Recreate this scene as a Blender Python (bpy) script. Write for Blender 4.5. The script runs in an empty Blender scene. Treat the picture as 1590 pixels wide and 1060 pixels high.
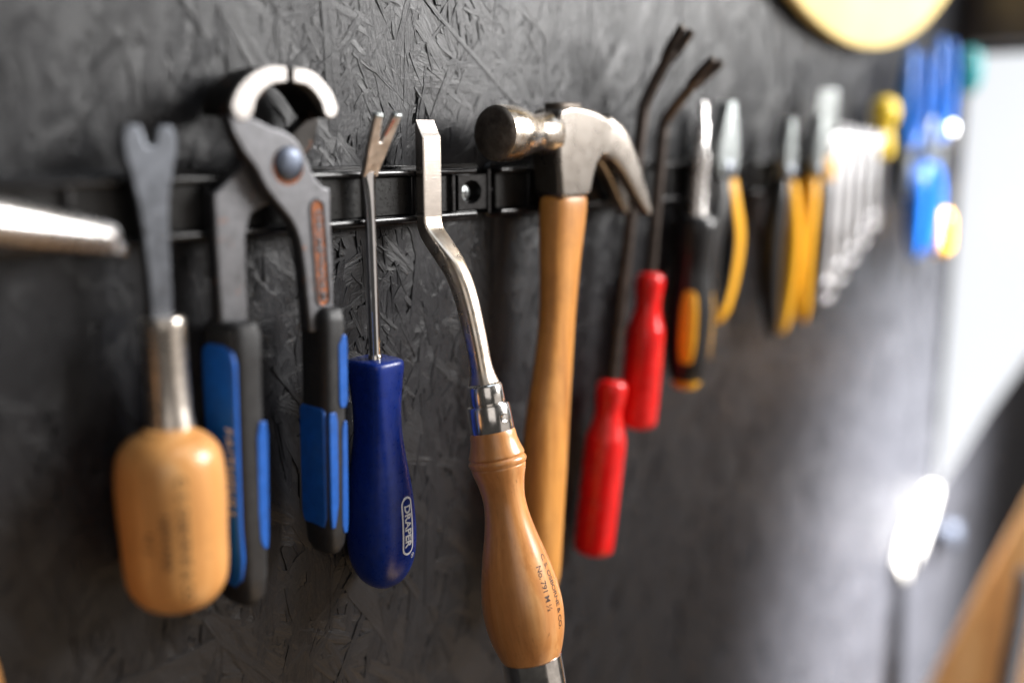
import bpy, bmesh, math, random
import numpy as np
from mathutils import Vector, Matrix, Euler

random.seed(7)
rng = np.random.default_rng(11)
S = 0.001                      # all dimensions below are written in millimetres
SC = bpy.context.scene
COL = SC.collection
R = math.radians

# ------------------------------------------------------------------ camera
cam_d = bpy.data.cameras.new("camera")
cam = bpy.data.objects.new("camera", cam_d)
COL.objects.link(cam)
TH, PITCH = R(41.0), R(11.3)
fw = Vector((math.cos(TH) * math.cos(PITCH), math.sin(TH) * math.cos(PITCH), -math.sin(PITCH)))
cam.location = (0, -0.360, 0)
cam.rotation_euler = fw.to_track_quat('-Z', 'Y').to_euler()
cam_d.lens = 35.0
cam_d.sensor_width = 36.0
cam_d.clip_start = 0.01
cam_d.clip_end = 50
cam_d.dof.use_dof = True
cam_d.dof.focus_distance = 0.471
cam_d.dof.aperture_fstop = 1.75
SC.camera = cam

# ------------------------------------------------------------------ world and lamps
world = bpy.data.worlds.new("World")
SC.world = world
world.use_nodes = True
bg = world.node_tree.nodes['Background']
bg.inputs[0].default_value = (1.0, 0.95, 0.90, 1)
bg.inputs[1].default_value = 0.05


def area(name, loc, target, sx, sy, power, col):
    d = bpy.data.lights.new(name, 'AREA')
    d.shape = 'RECTANGLE'
    d.size, d.size_y = sx, sy
    d.energy = power
    d.color = col
    o = bpy.data.objects.new(name, d)
    COL.objects.link(o)
    o.location = loc
    o.rotation_euler = (Vector(target) - Vector(loc)).to_track_quat('-Z', 'Y').to_euler()
    return o


area("window_light", (1.24, -0.74, 0.43), (0.40, -0.02, -0.10), 0.58, 0.58, 36, (1.0, 0.98, 0.96))
area("room_light", (1.00, -1.15, -0.30), (0.40, 0, -0.05), 1.3, 0.9, 2.2, (1.0, 0.90, 0.82))
area("ceiling_light", (0.70, -0.60, 1.25), (0.60, 0.0, -0.10), 1.3, 0.6, 4.6, (0.80, 0.89, 1.0))
area("lamp_behind_camera", (-0.45, -1.15, 0.35), (0.40, 0.0, -0.10), 0.9, 0.9, 2.4, (1.0, 0.93, 0.88))
area("floor_bounce", (0.70, -0.75, -1.15), (0.50, 0, -0.20), 0.9, 0.6, 3.0, (1.0, 0.66, 0.36))

# sunbeam that falls across the lower far end of the wall
sb = bpy.data.lights.new("sunbeam", 'SPOT')
sb.energy = 19000
sb.spot_size = R(15)
sb.spot_blend = 1.0
sb.shadow_soft_size = 0.12
sb.color = (1.0, 0.98, 0.97)
sbo = bpy.data.objects.new("sunbeam", sb)
COL.objects.link(sbo)
sbo.location = (1.42, -1.75, 1.45)
sbo.rotation_euler = (Vector((1.06, 0, -0.50)) - Vector(sbo.location)).to_track_quat('-Z', 'Y').to_euler()

SC.view_settings.view_transform = 'Standard'
SC.view_settings.look = 'None'
SC.view_settings.exposure = 0.0
SC.view_settings.gamma = 1.0
SC.render.engine = 'CYCLES'
SC.cycles.max_bounces = 8
SC.cycles.use_denoising = True


# ------------------------------------------------------------------ materials
class NT:
    def __init__(self, name):
        self.m = bpy.data.materials.new(name)
        self.m.use_nodes = True
        self.t = self.m.node_tree
        self.b = self.t.nodes['Principled BSDF']

    def n(self, typ, **kw):
        nd = self.t.nodes.new(typ)
        for k, v in kw.items():
            setattr(nd, k, v)
        return nd

    def l(self, a, b):
        self.t.links.new(a, b)

    def set(self, **kw):
        for k, v in kw.items():
            key = k.replace('_', ' ')
            if isinstance(v, tuple) and len(v) == 3:
                v = v + (1,)
            self.b.inputs[key].default_value = v

    def coords(self, scale=(1, 1, 1), uv=False, rot=(0, 0, 0)):
        tc = self.n('ShaderNodeTexCoord')
        mp = self.n('ShaderNodeMapping')
        mp.inputs['Scale'].default_value = scale
        mp.inputs['Rotation'].default_value = rot
        self.l(tc.outputs['UV' if uv else 'Object'], mp.inputs['Vector'])
        return mp.outputs['Vector']

    def noise(self, vec, scale, detail=4, rough=0.55, dist=0.0):
        nd = self.n('ShaderNodeTexNoise')
        nd.inputs['Scale'].default_value = scale
        nd.inputs['Detail'].default_value = detail
        nd.inputs['Roughness'].default_value = rough
        nd.inputs['Distortion'].default_value = dist
        self.l(vec, nd.inputs['Vector'])
        return nd.outputs['Fac']

    def ramp(self, fac, stops):
        nd = self.n('ShaderNodeValToRGB')
        els = nd.color_ramp.elements
        while len(els) < len(stops):
            els.new(0.5)
        for e, (p, c) in zip(els, stops):
            e.position = p
            e.color = tuple(c) + (1,) if len(c) == 3 else c
        self.l(fac, nd.inputs['Fac'])
        return nd.outputs['Color']

    def rng(self, fac, a, b, lo=0.3, hi=0.7):
        nd = self.n('ShaderNodeMapRange')
        nd.inputs[1].default_value, nd.inputs[2].default_value = lo, hi
        nd.inputs[3].default_value, nd.inputs[4].default_value = a, b
        self.l(fac, nd.inputs[0])
        return nd.outputs[0]

    def mix(self, fac, a, b, blend='MIX'):
        nd = self.n('ShaderNodeMix', data_type='RGBA', blend_type=blend)
        for s, v in ((nd.inputs[0], fac), (nd.inputs[6], a), (nd.inputs[7], b)):
            if hasattr(v, 'is_output'):
                self.l(v, s)
            elif isinstance(v, tuple):
                s.default_value = v + (1,) if len(v) == 3 else v
            else:
                s.default_value = v
        return nd.outputs[2]

    def bump(self, h, strength, dist, prev=None):
        nd = self.n('ShaderNodeBump')
        nd.inputs['Strength'].default_value = strength
        nd.inputs['Distance'].default_value = dist
        self.l(h, nd.inputs['Height'])
        if prev is not None:
            self.l(prev, nd.inputs['Normal'])
        return nd.outputs['Normal']

    def out(self, **kw):
        for k, v in kw.items():
            self.l(v, self.b.inputs[k.replace('_', ' ')])
        return self.m


def m_plain(name, col, rough, metal=0.0, var=0.12, scale=180, bump=0.0, bscale=600, wear=0.0, wearcol=(0.30, 0.27, 0.25), **kw):
    t = NT(name)
    t.set(Base_Color=col, Roughness=rough, Metallic=metal, **kw)
    v = t.coords()
    f = t.noise(v, scale, 5)
    dark = tuple(c * (1 - var) for c in col)
    lite = tuple(min(1, c * (1 + var)) for c in col)
    c = t.mix(t.rng(f, 0, 1), dark, lite)
    r = t.rng(t.noise(v, scale * 2.3, 4), max(0.02, rough * 0.75), min(1, rough * 1.3))
    if wear:
        # handling marks: dull rubbed patches and fine lengthwise scratches
        patch = t.rng(t.noise(v, 55, 7, 0.72), 0.0, wear, 0.50, 0.72)
        scr = t.rng(t.noise(t.coords((1, 1, 0.07), rot=(0.15, 0.1, 0)), 900, 3, 0.6), 0.0, wear * 1.3, 0.62, 0.74)
        mx = t.n('ShaderNodeMath', operation='MAXIMUM')
        t.l(patch, mx.inputs[0])
        t.l(scr, mx.inputs[1])
        c = t.mix(mx.outputs[0], c, wearcol)
        ad = t.n('ShaderNodeMath', operation='MULTIPLY_ADD')
        t.l(mx.outputs[0], ad.inputs[0])
        ad.inputs[1].default_value = 0.6
        t.l(r, ad.inputs[2])
        r = ad.outputs[0]
    t.out(Base_Color=c, Roughness=r)
    if bump:
        t.out(Normal=t.bump(t.noise(v, bscale, 4), bump, 0.0004))
    return t.m


def m_wall():
    t = NT('black_painted_strand_board')
    uv = t.coords((1, 1, 1), uv=True)
    g = t.n('ShaderNodeMapping')
    g.inputs['Scale'].default_value = (1.0, 0.10, 1.0)
    t.l(uv, g.inputs['Vector'])
    grain = t.noise(g.outputs[0], 0.62, 7, 0.68, 0.8)
    fine = t.noise(g.outputs[0], 2.1, 4, 0.6)
    ob = t.coords()
    peel = t.noise(ob, 420, 6, 0.68)
    blot = t.noise(ob, 30, 5, 0.6)
    c = t.mix(t.rng(blot, 0, 1), (0.010, 0.0105, 0.0125), (0.0165, 0.017, 0.020))
    # dry-brushed patches where the paint sits thin over the grain
    thin = t.rng(grain, 0.0, 0.55, 0.56, 0.8)
    c = t.mix(thin, c, (0.027, 0.027, 0.030))
    n1 = t.bump(grain, 0.7, 0.0006)
    n2 = t.bump(fine, 0.6, 0.00025, n1)
    n3 = t.bump(peel, 0.5, 0.0004, n2)
    r = t.rng(t.noise(ob, 60, 5), 0.29, 0.42)
    t.set(Specular_IOR_Level=0.42)
    return t.out(Base_Color=c, Normal=n3, Roughness=r)


def m_wood(name, c0, c1, c2, rough=0.32, coat=0.35, stretch=0.06, scale=90, ring=1.0, grime=0.22):
    t = NT(name)
    v = t.coords((1, 1, stretch))
    f = t.noise(v, scale, 5, 0.6, 1.2 * ring)
    f2 = t.noise(v, scale * 7, 4, 0.6, 0.4)
    v3 = t.coords((1, 1, 0.55))
    f3 = t.noise(v3, 26, 3, 0.5)
    c = t.ramp(f, [(0.28, c0), (0.5, c1), (0.72, c2)])
    c = t.mix(t.rng(f2, 0.0, 0.42, 0.5, 0.78), c, tuple(x * 0.62 for x in c0))
    c = t.mix(t.rng(f3, 0.0, 0.30, 0.45, 0.7), c, tuple(x * 0.80 for x in c0))
    # dents, specks and darker hand-worn areas
    sp = t.rng(t.noise(t.coords((1, 1, 0.6)), 480, 3, 0.5), 0.0, 0.55, 0.68, 0.76)
    c = t.mix(sp, c, tuple(x * 0.45 for x in c0))
    gr = t.rng(t.noise(t.coords((1, 1, 0.8)), 34, 6, 0.7), 0.0, grime, 0.48, 0.70)
    c = t.mix(gr, c, tuple(x * 0.42 for x in c0))
    n = t.bump(f2, 0.16, 0.0002)
    n = t.bump(sp, 0.4, 0.0002, n)
    t.set(Roughness=rough, Coat_Weight=coat, Coat_Roughness=0.22)
    r = t.rng(f3, rough * 0.8, rough * 1.3)
    return t.out(Base_Color=c, Normal=n, Roughness=r)


def m_metal(name, col, rough, brushed=None, rust=0.0, rustcol=(0.30, 0.09, 0.02), aniso=0.0, dark=None, scale=120, bump=0.15, rv=(0.8, 1.25)):
    t = NT(name)
    v = t.coords()
    base = t.noise(v, scale, 6, 0.65)
    dk = dark or tuple(c * 0.72 for c in col)
    c = t.mix(t.rng(base, 0, 1, 0.35, 0.65), dk, col)
    t.set(Metallic=1.0, Anisotropic=aniso)
    r = t.rng(t.noise(v, scale * 2.2, 5), rough * rv[0], rough * rv[1])
    nrm = t.bump(t.noise(v, scale * 8, 4), bump, 0.00012)
    if brushed:
        b = t.noise(t.coords(brushed), 420, 3, 0.6)
        c = t.mix(t.rng(b, 0.0, 0.45, 0.4, 0.7), c, tuple(x * 0.75 for x in col))
        nrm = t.bump(b, 0.35, 0.00012, nrm)
    if rust:
        rf = t.rng(t.noise(v, scale * 0.8, 7, 0.7), 0.0, 1.0, 0.62 - 0.25 * rust, 0.72 - 0.15 * rust)
        c = t.mix(rf, c, rustcol)
        mm = t.rng(rf, 1.0, 0.15, 0, 1)
        t.out(Metallic=mm)
        rr = t.n('ShaderNodeMath', operation='MAXIMUM')
        t.l(r, rr.inputs[0])
        sc = t.n('ShaderNodeMath', operation='MULTIPLY')
        t.l(rf, sc.inputs[0])
        sc.inputs[1].default_value = 0.75
        t.l(sc.outputs[0], rr.inputs[1])
        r = rr.outputs[0]
    return t.out(Base_Color=c, Roughness=r, Normal=nrm)


def m_emit(name, col, st):
    t = NT(name)
    t.set(Emission_Color=col, Emission_Strength=st, Roughness=0.4)
    f = t.noise(t.coords(), 3, 3)
    t.out(Base_Color=t.mix(t.rng(f, 0, 1), (0.05, 0.05, 0.055), (0.07, 0.07, 0.075)))
    return t.m


M = dict(
    wall=m_wall(),
    rail=m_plain('black_moulded_plastic', (0.008, 0.008, 0.009), 0.22, var=0.3, scale=300, bump=0.05),
    railface=m_plain('black_scuffed_plastic', (0.006, 0.006, 0.006), 0.32, var=0.4, scale=260, bump=0.08, Specular_IOR_Level=0.35, wear=0.35, wearcol=(0.035, 0.033, 0.031)),
    zinc=m_metal('zinc_plated_steel', (0.58, 0.62, 0.62), 0.34, scale=300),
    chrome=m_metal('chrome', (0.86, 0.86, 0.87), 0.07, scale=90, bump=0.03, dark=(0.80, 0.80, 0.82)),
    ferrule=m_metal('nickel_ferrule', (0.82, 0.79, 0.75), 0.19, scale=160, bump=0.06),
    satin=m_metal('ground_satin_steel', (0.70, 0.64, 0.58), 0.25, brushed=(0.12, 1, 3.5), scale=140, dark=(0.64, 0.58, 0.525), bump=0.02, rv=(0.95, 1.06)),
    tip=m_metal('bright_ground_steel', (0.86, 0.78, 0.72), 0.40, scale=140, bump=0.05),
    barsteel=m_metal('bright_bar_steel', (0.88, 0.85, 0.83), 0.27, scale=60, bump=0.02, rv=(0.95, 1.06)),
    nickel=m_metal('dull_nickel', (0.80, 0.73, 0.65), 0.30, scale=140, bump=0.05),
    crank=m_metal('forged_nickel_steel', (0.70, 0.64, 0.57), 0.30, scale=70, dark=(0.60, 0.49, 0.37), bump=0.05),
    forked=m_metal('grey_forged_steel', (0.15, 0.16, 0.18), 0.42, scale=150),
    pinc=m_metal('dark_phosphate_steel', (0.17, 0.17, 0.18), 0.50, scale=160, dark=(0.125, 0.125, 0.13), rust=0.06),
    pincside=m_metal('shaded_black_oxide_steel', (0.045, 0.042, 0.04), 0.5, scale=150, rust=0.22, rustcol=(0.10, 0.035, 0.012)),  # black oxide, darkened further to put the rear neck's shade into the colour
    jaw=m_metal('polished_jaw_steel', (0.48, 0.455, 0.435), 0.42, scale=120),
    rivet=m_metal('blued_rivet', (0.11, 0.125, 0.16), 0.46, scale=200),
    rustslot=m_plain('rusty_recess', (0.28, 0.085, 0.025), 0.8, var=0.6, scale=380, bump=0.4),
    hammer=m_metal('hammer_steel', (0.33, 0.30, 0.27), 0.28, scale=60, dark=(0.28, 0.25, 0.22), bump=0.02, rv=(0.94, 1.08)),
    hammerface=m_metal('worn_hammer_face', (0.25, 0.22, 0.19), 0.50, scale=170, rust=0.35, rustcol=(0.045, 0.03, 0.02), dark=(0.12, 0.10, 0.085), bump=0.3),
    poll=m_metal('burnished_poll', (0.66, 0.61, 0.55), 0.25, scale=150, dark=(0.40, 0.32, 0.24), rust=0.10, rustcol=(0.13, 0.07, 0.035)),
    darksteel=m_metal('blackened_shaft', (0.11, 0.09, 0.08), 0.36, scale=140, dark=(0.06, 0.05, 0.045)),
    beech=m_wood('varnished_beech', (0.62, 0.27, 0.075), (0.74, 0.36, 0.115), (0.82, 0.45, 0.17), 0.36, 0.3),
    cherry=m_wood('varnished_cherry', (0.52, 0.20, 0.055), (0.67, 0.295, 0.092), (0.77, 0.41, 0.16), 0.30, 0.5),
    hickory=m_wood('oiled_hickory', (0.40, 0.145, 0.025), (0.62, 0.27, 0.055), (0.74, 0.37, 0.10), 0.42, 0.15, scale=150, ring=0.8, grime=0.38),
    bench=m_wood('bench_timber', (0.66, 0.27, 0.07), (0.82, 0.42, 0.14), (0.90, 0.58, 0.28), 0.55, 0.05, scale=30),
    blue=m_plain('navy_plastic', (0.003, 0.024, 0.215), 0.30, var=0.15, scale=240, bump=0.10, bscale=1500, Specular_IOR_Level=0.5, wear=0.24, wearcol=(0.05, 0.08, 0.26)),
    gripblue=m_plain('blue_rubber', (0.008, 0.105, 0.46), 0.42, var=0.14, scale=200, bump=0.08, wear=0.25, wearcol=(0.03, 0.08, 0.2)),
    gripblack=m_plain('black_rubber', (0.018, 0.018, 0.019), 0.50, var=0.2, scale=300, bump=0.10, wear=0.25, wearcol=(0.05, 0.05, 0.05)),
    red=m_plain('red_plastic', (0.70, 0.006, 0.005), 0.20, var=0.14, scale=90, wear=0.32, wearcol=(0.42, 0.06, 0.05)),
    yellow=m_plain('yellow_plastic', (0.78, 0.38, 0.012), 0.35, var=0.08, scale=160),
    lemon=m_plain('lemon_plastic', (0.82, 0.58, 0.05), 0.3, var=0.08, scale=160),
    paleblue=m_plain('bright_blue_plastic', (0.012, 0.13, 0.52), 0.28, var=0.10, scale=160),
    teal=m_plain('teal_plastic', (0.02, 0.22, 0.24), 0.3, var=0.1),
    black=m_plain('black_handle_plastic', (0.012, 0.012, 0.013), 0.30, var=0.2, scale=240),
    disc=m_plain('cream_yellow_paint', (0.78, 0.61, 0.27), 0.5, var=0.05, scale=12),
    spanner=m_metal('satin_chrome', (0.80, 0.80, 0.82), 0.33, scale=90, bump=0.03, dark=(0.80, 0.80, 0.82)),
    white=m_plain('white_plastic', (0.26, 0.255, 0.24), 0.35, var=0.03, scale=60),
    ink=m_plain('black_ink', (0.05, 0.022, 0.012), 0.6, var=0.4, scale=900),
    print=m_plain('white_print', (0.78, 0.79, 0.82), 0.5, var=0.08, scale=900),
    gilt=m_plain('pale_yellow_print', (0.80, 0.74, 0.58), 0.5, var=0.1, scale=900),
    rusty=m_plain('rust_spot', (0.34, 0.07, 0.02), 0.8, var=0.3, scale=700),
    darkwood=m_plain('dark_stained_timber', (0.030, 0.022, 0.020), 0.5, var=0.3, scale=30),
    pane=m_emit('glowing_sheen_pane', (0.93, 0.96, 1.0), 1.0),  # emission stands in for the bright sheen on the wall
    frame=m_plain('pane_frame_paint', (0.70, 0.72, 0.74), 0.4, var=0.04, scale=40),
    hose=m_plain('black_hose_rubber', (0.010, 0.010, 0.011), 0.4, var=0.2, scale=100),
)


# ------------------------------------------------------------------ object helpers
def finish(bm, ang=38):
    bmesh.ops.recalc_face_normals(bm, faces=bm.faces[:])
    a = R(ang)
    for f in bm.faces:
        f.smooth = True
    for e in bm.edges:
        if len(e.link_faces) == 2:
            e.smooth = e.calc_face_angle(0) < a
        else:
            e.smooth = False


def obj(name, bm, mat, parent=None, loc=(0, 0, 0), rot=(0, 0, 0), bevel=0.0, bseg=2, ang=38, kind=None, label=None):
    """links the bmesh (in mm) as one mesh object"""
    finish(bm, ang)
    me = bpy.data.meshes.new(name)
    bmesh.ops.scale(bm, vec=(S, S, S), verts=bm.verts[:])
    bm.to_mesh(me)
    bm.free()
    me.materials.append(M[mat] if isinstance(mat, str) else mat)
    o = bpy.data.objects.new(name, me)
    COL.objects.link(o)
    o.location = Vector(loc) * S
    o.rotation_euler = rot
    if parent:
        o.parent = parent
    if bevel:
        b = o.modifiers.new('bevel', 'BEVEL')
        b.width = bevel * S
        b.segments = bseg
        b.limit_method = 'ANGLE'
        b.angle_limit = R(40)
    if kind:
        o['kind'] = kind
    if label:
        o['label'] = label
    return o


def tag(o, label, cat, group=None, kind=None):
    o['label'] = label
    o['category'] = cat
    if group:
        o['group'] = group
    if kind:
        o['kind'] = kind
    return o


def thing(name, label, cat, loc, roll=0.0, tilt=0.0, yaw=0.0, group=None):
    """Empty where the tool touches the rail; local x along the wall, y into the wall, z up"""
    o = bpy.data.objects.new(name, None)
    COL.objects.link(o)
    o.empty_display_size = 0.01
    o.location = Vector(loc) * S
    o.rotation_euler = (R(tilt), R(-roll), R(-yaw))
    return tag(o, label, cat, group)


def lathe(prof, seg=48, cap=True, axis='z', bm=None, cx=0.0, cy=0.0):
    """prof: list of (radius, position along the axis)"""
    bm = bm or bmesh.new()
    rings = []
    for r, z in prof:
        ring = []
        for k in range(seg):
            a = 2 * math.pi * k / seg
            p = (cx + r * math.cos(a), cy + r * math.sin(a), z)
            if axis == 'x':
                p = (z, cx + r * math.cos(a), cy + r * math.sin(a))
            elif axis == 'y':
                p = (cx + r * math.cos(a), z, cy + r * math.sin(a))
            ring.append(bm.verts.new(p))
        rings.append(ring)
    for a, b in zip(rings[:-1], rings[1:]):
        for k in range(seg):
            bm.faces.new((a[k], a[(k + 1) % seg], b[(k + 1) % seg], b[k]))
    if cap:
        bm.faces.new(rings[0])
        bm.faces.new(rings[-1])
    return bm


def spline(pts, n=6):
    """Catmull-Rom through tuples"""
    P = [np.array(p, float) for p in pts]
    P = [2 * P[0] - P[1]] + P + [2 * P[-1] - P[-2]]
    out = []
    for i in range(1, len(P) - 2):
        for k in range(n):
            t = k / n
            a, b, c, d = P[i - 1], P[i], P[i + 1], P[i + 2]
            out.append(0.5 * (2 * b + (c - a) * t + (2 * a - 5 * b + 4 * c - d) * t * t + (3 * b - a - 3 * c + d) * t ** 3))
    out.append(P[-2])
    return [tuple(float(x) for x in q) for q in out]


def sup(a, p):
    c, s = math.cos(a), math.sin(a)
    return (math.copysign(abs(c) ** (2 / p), c), math.copysign(abs(s) ** (2 / p), s))


def loft(secs, seg=40, bm=None):
    """secs: (centre, xaxis, yaxis, rx, ry, power)"""
    bm = bm or bmesh.new()
    rings = []
    for c, ax, ay, rx, ry, p in secs:
        c, ax, ay = Vector(c), Vector(ax).normalized(), Vector(ay).normalized()
        ring = []
        for k in range(seg):
            sx, sy = sup(2 * math.pi * (k + 0.5) / seg, p)
            ring.append(bm.verts.new(c + ax * (rx * sx) + ay * (ry * sy)))
        rings.append(ring)
    for a, b in zip(rings[:-1], rings[1:]):
        for k in range(seg):
            bm.faces.new((a[k], a[(k + 1) % seg], b[(k + 1) % seg], b[k]))
    bm.faces.new(rings[0])
    bm.faces.new(rings[-1])
    return bm


def vloft(rows, seg=40, bm=None):
    """upright loft: rows (z, cx, cy, rx, ry, power)"""
    return loft([((cx, cy, z), (1, 0, 0), (0, 1, 0), rx, ry, p) for z, cx, cy, rx, ry, p in rows], seg, bm)


def sweep(path, radii, seg=24, power=2.0, bm=None):
    """path of (x,y,z); radii list of (rx, ry): rx along local x-ish, ry across"""
    secs = []
    n = len(path)
    for i in range(n):
        a, b = Vector(path[max(0, i - 1)]), Vector(path[min(n - 1, i + 1)])
        t = (b - a).normalized()
        ref = Vector((1, 0, 0)) if abs(t.x) < 0.9 else Vector((0, 0, 1))
        ay = t.cross(ref).normalized()
        ax = ay.cross(t).normalized()
        r = radii[i] if isinstance(radii, list) else radii
        pw = r[2] if len(r) > 2 else power
        secs.append((path[i], ax, ay, r[0], r[1], pw))
    return loft(secs, seg, bm)


def plate(pts, y0, y1, bm=None):
    """outline in (x,z) extruded from y0 to y1"""
    bm = bm or bmesh.new()
    a = [bm.verts.new((x, y0, z)) for x, z in pts]
    b = [bm.verts.new((x, y1, z)) for x, z in pts]
    bm.faces.new(a)
    bm.faces.new(b[::-1])
    n = len(pts)
    for i in range(n):
        bm.faces.new((a[i], b[i], b[(i + 1) % n], a[(i + 1) % n]))
    return bm


def box(x0, x1, y0, y1, z0, z1, bm=None):
    return plate([(x0, z0), (x1, z0), (x1, z1), (x0, z1)], y0, y1, bm)


def text_mesh(name, body, size, fn, mat, parent, spacing=1.0, shear=0.0, label=None, bold=0.0):
    """lettering laid on a surface: fn(s, t) -> local point in mm; s runs along the line, t is up"""
    cu = bpy.data.curves.new(name, 'FONT')
    cu.body = body
    cu.size = size
    cu.align_x = 'CENTER'
    cu.align_y = 'CENTER'
    cu.space_character = spacing
    cu.offset = bold
    cu.resolution_u = 3
    tmp = bpy.data.objects.new(name, cu)
    COL.objects.link(tmp)
    dg = bpy.context.evaluated_depsgraph_get()
    me = bpy.data.meshes.new_from_object(tmp.evaluated_get(dg))
    bpy.data.objects.remove(tmp)
    bpy.data.curves.remove(cu)
    for v in me.vertices:
        v.co = Vector(fn(v.co.x, v.co.y)) * S
    me.materials.clear()
    me.materials.append(M[mat])
    me.name = name
    o = bpy.data.objects.new(name, me)
    COL.objects.link(o)
    o.parent = parent
    if label:
        o['label'] = label
    return o


def interp(prof, z):
    """radius at z of a profile [(r,z)] in any order of z"""
    p = sorted((b, a) for a, b in prof)
    for (z0, r0), (z1, r1) in zip(p[:-1], p[1:]):
        if z0 <= z <= z1:
            return r0 + (r1 - r0) * (z - z0) / max(1e-6, z1 - z0)
    return p[0][1]


# ------------------------------------------------------------------ the wall: painted strand board
X0, X1, Z0, Z1 = -220, 1760, -900, 480
bmw = box(X0, X1, 0.6, 18, Z0, Z1)
wall = tag(obj('wall', bmw, 'wall'), 'black painted strand board wall behind the row of tools', 'wall', kind='structure')


def strand(cx, cz, L, W, ang, lift, tx, tz, th, seed):
    """one flat flake: returns verts (x,y,z mm), faces, uv (mm)"""
    r = np.random.default_rng(seed)
    nl, nw = (8, 4) if L > 25 else (5, 3)
    s = np.linspace(-0.5, 0.5, nl)
    t = np.linspace(-0.5, 0.5, nw)
    wob = np.cumsum(r.normal(0, 0.035, nl)) * W * 0.7
    wid = W * (1 + r.normal(0, 0.07, nl))
    e0, e1 = r.normal(0, 0.16, nw) * W, r.normal(0, 0.16, nw) * W
    wid[0] *= r.uniform(0.45, 1)
    wid[-1] *= r.uniform(0.45, 1)
    bend = r.normal(0, 0.12) * min(1, L / 40)
    cup = r.normal(0, 0.11) * min(1, W / 6)
    top, uv = [], []
    for i in range(nl):
        for j in range(nw):
            a = s[i] * L + (e0[j] if i == 0 else e1[j] if i == nl - 1 else 0)
            b = t[j] * wid[i] + wob[i]
            h = lift + a * tz + b * tx + bend * (4 * s[i] ** 2 - 0.4) + cup * (4 * t[j] ** 2 - 0.5) + r.normal(0, 0.05)
            top.append((a, b, h))
            uv.append((b + seed % 997, a + (seed * 7) % 1013))
    ca, sa = math.cos(ang), math.sin(ang)
    V, UV = [], []
    for (a, b, h), q in zip(top, uv):
        V.append((cx + b * ca - a * sa, -max(h, -0.55), cz + b * sa + a * ca))
        UV.append(q)
    F = []
    for i in range(nl - 1):
        for j in range(nw - 1):
            k = i * nw + j
            F.append((k, k + 1, k + nw + 1, k + nw))
    ringi = [j for j in range(nw)] + [i * nw + nw - 1 for i in range(1, nl)] + \
            [(nl - 1) * nw + j for j in range(nw - 2, -1, -1)] + [i * nw for i in range(nl - 2, 0, -1)]
    base = len(V)
    for k in ringi:
        x, y, z = V[k]
        V.append((x, y + th, z))
        UV.append(UV[k])
    n = len(ringi)
    for q in range(n):
        F.append((ringi[q], base + q, base + (q + 1) % n, ringi[(q + 1) % n]))
    return V, F, UV


def build_mesh(name, V, F, UV, mat):
    me = bpy.data.meshes.new(name)
    me.from_pydata((np.array(V) * S).tolist(), [], F)
    uvl = me.uv_layers.new(name='UVMap')
    idx = np.empty(len(me.loops), dtype=np.int64)
    me.loops.foreach_get('vertex_index', idx)
    uvl.data.foreach_set('uv', np.array(UV)[idx].astype(np.float32).ravel())
    me.materials.append(M[mat])
    for p in me.polygons:
        p.use_smooth = False
    me.update()
    return me


recs = []
sd = 1
npos = 10800
for i in range(npos):
    cx, cz = rng.uniform(X0 + 20, X1 - 25), rng.uniform(Z0 + 30, Z1 - 30)
    L = rng.uniform(34, 112)
    W = float(np.clip(rng.lognormal(2.0, 0.5), 2.5, 24))
    ang = rng.normal(0, 0.55) if rng.random() < 0.72 else rng.uniform(-1.57, 1.57)
    lift = rng.uniform(-0.3, 0.5) + (0.25 * rng.random() if cz > -40 else 0)
    recs.append((cx, cz, L, W, ang, lift, rng.normal(0, 0.009), rng.normal(0, 0.0022), rng.uniform(0.5, 1.4)))
for i in range(4200):
    cx, cz = rng.uniform(130, 640), rng.uniform(-330, 130)
    ang = rng.normal(0, 0.5) if rng.random() < 0.75 else rng.uniform(-1.57, 1.57)
    recs.append((cx, cz, rng.uniform(12, 46), rng.uniform(1.4, 6.5), ang, rng.uniform(-0.1, 0.55) - (0.12 if cz < -60 else 0), rng.normal(0, 0.02), rng.normal(0, 0.006), rng.uniform(0.4, 0.9)))
# splinters and short chips caught between the flakes, in loose drifts
for i in range(130):
    dx, dz = rng.uniform(120, 700), rng.triangular(-260, 60, 130)
    da = rng.normal(0, 0.6)
    for k in range(int(rng.integers(4, 15))):
        recs.append((dx + rng.normal(0, 7), dz + rng.normal(0, 15), rng.uniform(5, 24), rng.uniform(0.5, 2.8), da + rng.normal(0, 0.45),
                     rng.uniform(0.15, 0.8), rng.normal(0, 0.05), rng.normal(0, 0.022), rng.uniform(0.5, 1.2)))
fx = np.array([fw.x, fw.y, fw.z])
scores = []
for i, q in enumerate(recs):
    p = np.array([q[0], 0, q[1]]) - np.array([0, -360.0, 0])
    zd = p @ fx
    rtv = np.array([math.sin(TH), -math.cos(TH), 0])
    upv = np.cross(rtv, fx)
    sx, sy = (p @ rtv) / max(zd, 1), (p @ upv) / max(zd, 1)
    vis = abs(sx) < 0.53 and abs(sy) < 0.355 and zd > 0
    scores.append(q[2] * q[3] / zd ** 2 if vis and q[5] > -0.05 else 0)
big = set(sorted(range(len(recs)), key=lambda i: -scores[i])[:280])
V, F, UV = [], [], []
for i, q in enumerate(recs):
    if i in big:
        v, f, u = strand(0, 0, *q[2:], 1000 + i)
        me = build_mesh('wood_strand', v, f, u, 'wall')
        o = bpy.data.objects.new('wood_strand', me)
        COL.objects.link(o)
        o.location = (q[0] * S, 0, q[1] * S)
        o.parent = wall
    else:
        v, f, u = strand(*q, 1000 + i)
        b = len(V)
        V += v
        F += [tuple(k + b for k in ff) for ff in f]
        UV += u
o = bpy.data.objects.new('wood_strands', build_mesh('wood_strands', V, F, UV, 'wall'))
COL.objects.link(o)
o.parent = wall
o['kind'] = 'stuff'

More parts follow.
